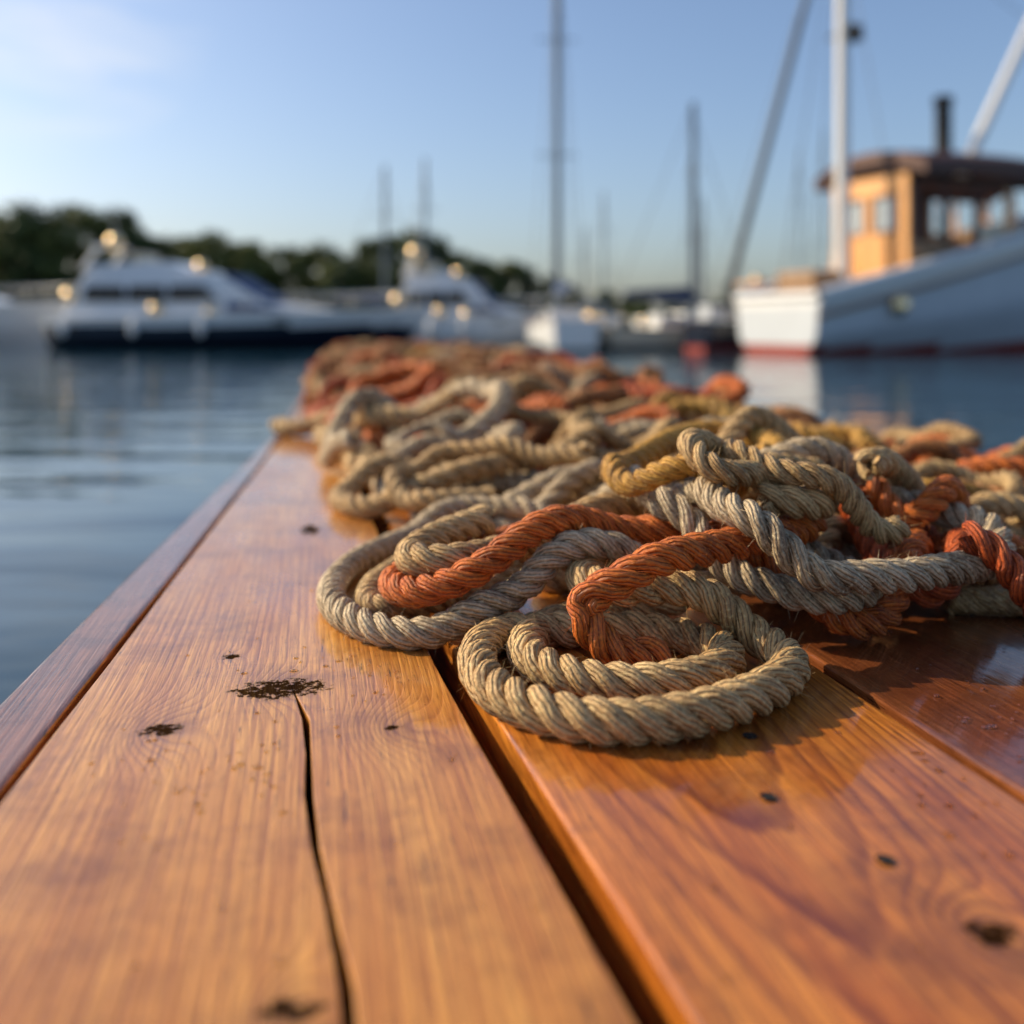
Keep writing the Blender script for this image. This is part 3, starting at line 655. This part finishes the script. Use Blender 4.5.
pole('exhaust_stack',(4.9,0,4.1),(4.9,0,5.75),.19,blackm,tr); pole('stack_cap',(4.9,0,5.75),(4.9,0,5.9),.24,blackm,tr,r2=.21)
pole('mast',(1.85,0,1.3),(1.85,0,11),.16,whitemast,tr,r2=.13)
pole('mast_crosstree',(1.85,-.45,7.0),(1.85,.45,7.0),.04,blackm,tr); box('mast_lamp_bracket',(2.05,-.1,7.0),(.35,.3,.35),blackm,tr,bevel=.03)
pole('raked_boom',(5.5,0,4.1),(8.0,0,8.2),.14,whitemast,tr,r2=.12)
pole('boom_stay',(7.9,0,8.0),(1.85,0,10.4),.010,wire,tr,seg=6); pole('aft_stay',(.1,0,1.3),(1.85,0,10.5),.010,wire,tr,seg=6)
for s in (-1,1): pole(f'shroud_{s}',(2.2,s*1.4,1.75),(1.85,0,9.5),.010,wire,tr,seg=6)
box('net_winch',(.9,0,1.5),(.8,1.2,.5),teak,tr,bevel=.05)
bm=bmesh.new(); bmesh.ops.create_uvsphere(bm,u_segments=24,v_segments=12,radius=.22)
bmesh.ops.transform(bm,matrix=Matrix.Translation((2.05,-Bm*.5+.0,1.02))@Matrix.Diagonal((1,.6,1,1)),verts=bm.verts); bm_obj('porthole',bm,brass,tr,smooth=True)

# ------------------------------------------------------------------ far shore and trees
gr=simple('shore_grass',(0.035,0.05,0.018),0.9,var=.4,scale=.5)
bm=bmesh.new(); nx=60; rows=[]
for jy,(yy,zz) in enumerate(((78,-1.2),(80,-.1),(84,1.0),(130,1.6),(400,3))):
    rows.append([bm.verts.new((-260+520*i/nx,yy+4*math.sin(i*.9)+60*max(0,min(1,(i-30)/3)),zz)) for i in range(nx+1)])
for a in range(4):
    for i in range(nx): bm.faces.new((rows[a][i],rows[a][i+1],rows[a+1][i+1],rows[a+1][i]))
bm_obj('shore_ground',bm,gr,smooth=True)
m,t,b=newmat('tree_foliage'); oc=t.new('ShaderNodeTexCoord').outputs['Object']
c=t.ramp(t.noise(oc,.22,4,.65),[(0.32,(0.024,0.042,0.010)),(0.5,(0.075,0.10,0.020)),(0.66,(0.19,0.185,0.036))])
t.link(c,b.inputs['Base Color']); b.inputs['Roughness'].default_value=.7
leafm=m; bark=simple('tree_bark',(0.06,0.045,0.03),0.9)
VV=[];FF=[];MM=[];nb=0
def clump(cc,cr,n,s0,s1):
    global nb
    d=rng.normal(0,1,(n,3)); d/=np.linalg.norm(d,axis=1)[:,None]; P=cc+d*cr*rng.uniform(.3,1.1,n)[:,None]*np.array([1,1,.75])
    a1=rng.normal(0,1,(n,3)); a1/=np.linalg.norm(a1,axis=1)[:,None]; a2=np.cross(a1,d); s=rng.uniform(s0,s1,n)[:,None]
    VV.append(np.stack([P-a1*s,P-a2*s*.6,P+a1*s,P+a2*s*.6],1).reshape(-1,3)); FF.append(np.arange(n*4).reshape(-1,4)+nb); MM.append([0]*n); nb+=n*4
def add_tree(x,y,h,wd_):
    global nb
    z0=WATER_Z+.6
    segs=[((x,y,z0),(x+.1,y,z0+h*.45),.035*h,.02*h)]
    for q in range(5):
        a=random.uniform(0,6.28); segs.append(((x,y,z0+h*random.uniform(.2,.45)),(x+math.cos(a)*wd_*.35,y+math.sin(a)*wd_*.35,z0+h*random.uniform(.55,.8)),.014*h,.006*h))
    for p,q,r1,r2 in segs:
        for k in range(6):
            a0,a1=k*1.047,(k+1)*1.047
            VV.append(np.array([(p[0]+r1*math.cos(a0),p[1]+r1*math.sin(a0),p[2]),(p[0]+r1*math.cos(a1),p[1]+r1*math.sin(a1),p[2]),(q[0]+r2*math.cos(a1),q[1]+r2*math.sin(a1),q[2]),(q[0]+r2*math.cos(a0),q[1]+r2*math.sin(a0),q[2])]))
            FF.append(np.array([[0,1,2,3]])+nb); MM.append([1]); nb+=4
    for c_ in range(int(32+h*3.2)):
        a=random.uniform(0,6.28); zz=random.uniform(.10,1.0); rr=wd_*.5*math.sqrt(max(.02,1-((zz-.5)/.55)**2))*random.uniform(.25,1.0)
        clump(np.array((x+rr*math.cos(a),y+rr*math.sin(a),z0+h*zz*.93)),random.uniform(.08,.15)*h,100,.16,.32)
prof=[(-80,9),(-48,10.0),(-41,10.6),(-37,10.9),(-34,10.2),(-30.5,7.4),(-28,7.6),(-25,9.8),(-22.5,9.0),(-20,6.8),(-17,7.8),(-14,6.4),(-12,8.6),(-9,9.8),(-6.5,8.4),(-4,6.2),(0,5.6),(4,4.2),(8,3.4),(60,3.4)]
xx=-62
while xx<75:
    h=np.interp(xx,[p[0] for p in prof],[p[1] for p in prof])*random.uniform(.82,1.08)
    f=max(0,min(1,(xx-5)/6)); yy=84+random.uniform(-2,6)+f*66
    add_tree(xx*(1+.75*f),yy,h*(1+.3*f),h*random.uniform(.6,.9)); xx+=random.uniform(1.6,3.0)
x_=-62
while x_<12:
    clump(np.array((x_,81.5+random.uniform(-1,1),WATER_Z+random.uniform(.4,1.4))),random.uniform(.9,1.6),130,.14,.3); x_+=random.uniform(.5,1.0)
np_mesh('distant_tree_line',np.vstack(VV),np.vstack(FF),[leafm,bark],np.concatenate(MM),smooth=False)

# ------------------------------------------------------------------ camera
cam=bpy.data.cameras.new('camera'); co=link(bpy.data.objects.new('camera',cam))
co.location=(0,0,.25); co.rotation_euler=(math.radians(90),0,0)
cam.lens=35; cam.sensor_width=36; cam.shift_y=-187/1024; cam.clip_start=.02; cam.clip_end=8000
cam.dof.use_dof=True; cam.dof.focus_distance=.71; cam.dof.aperture_fstop=2.8
scene.camera=co
scene.view_settings.view_transform='Standard'; scene.view_settings.look='None'; scene.view_settings.exposure=0
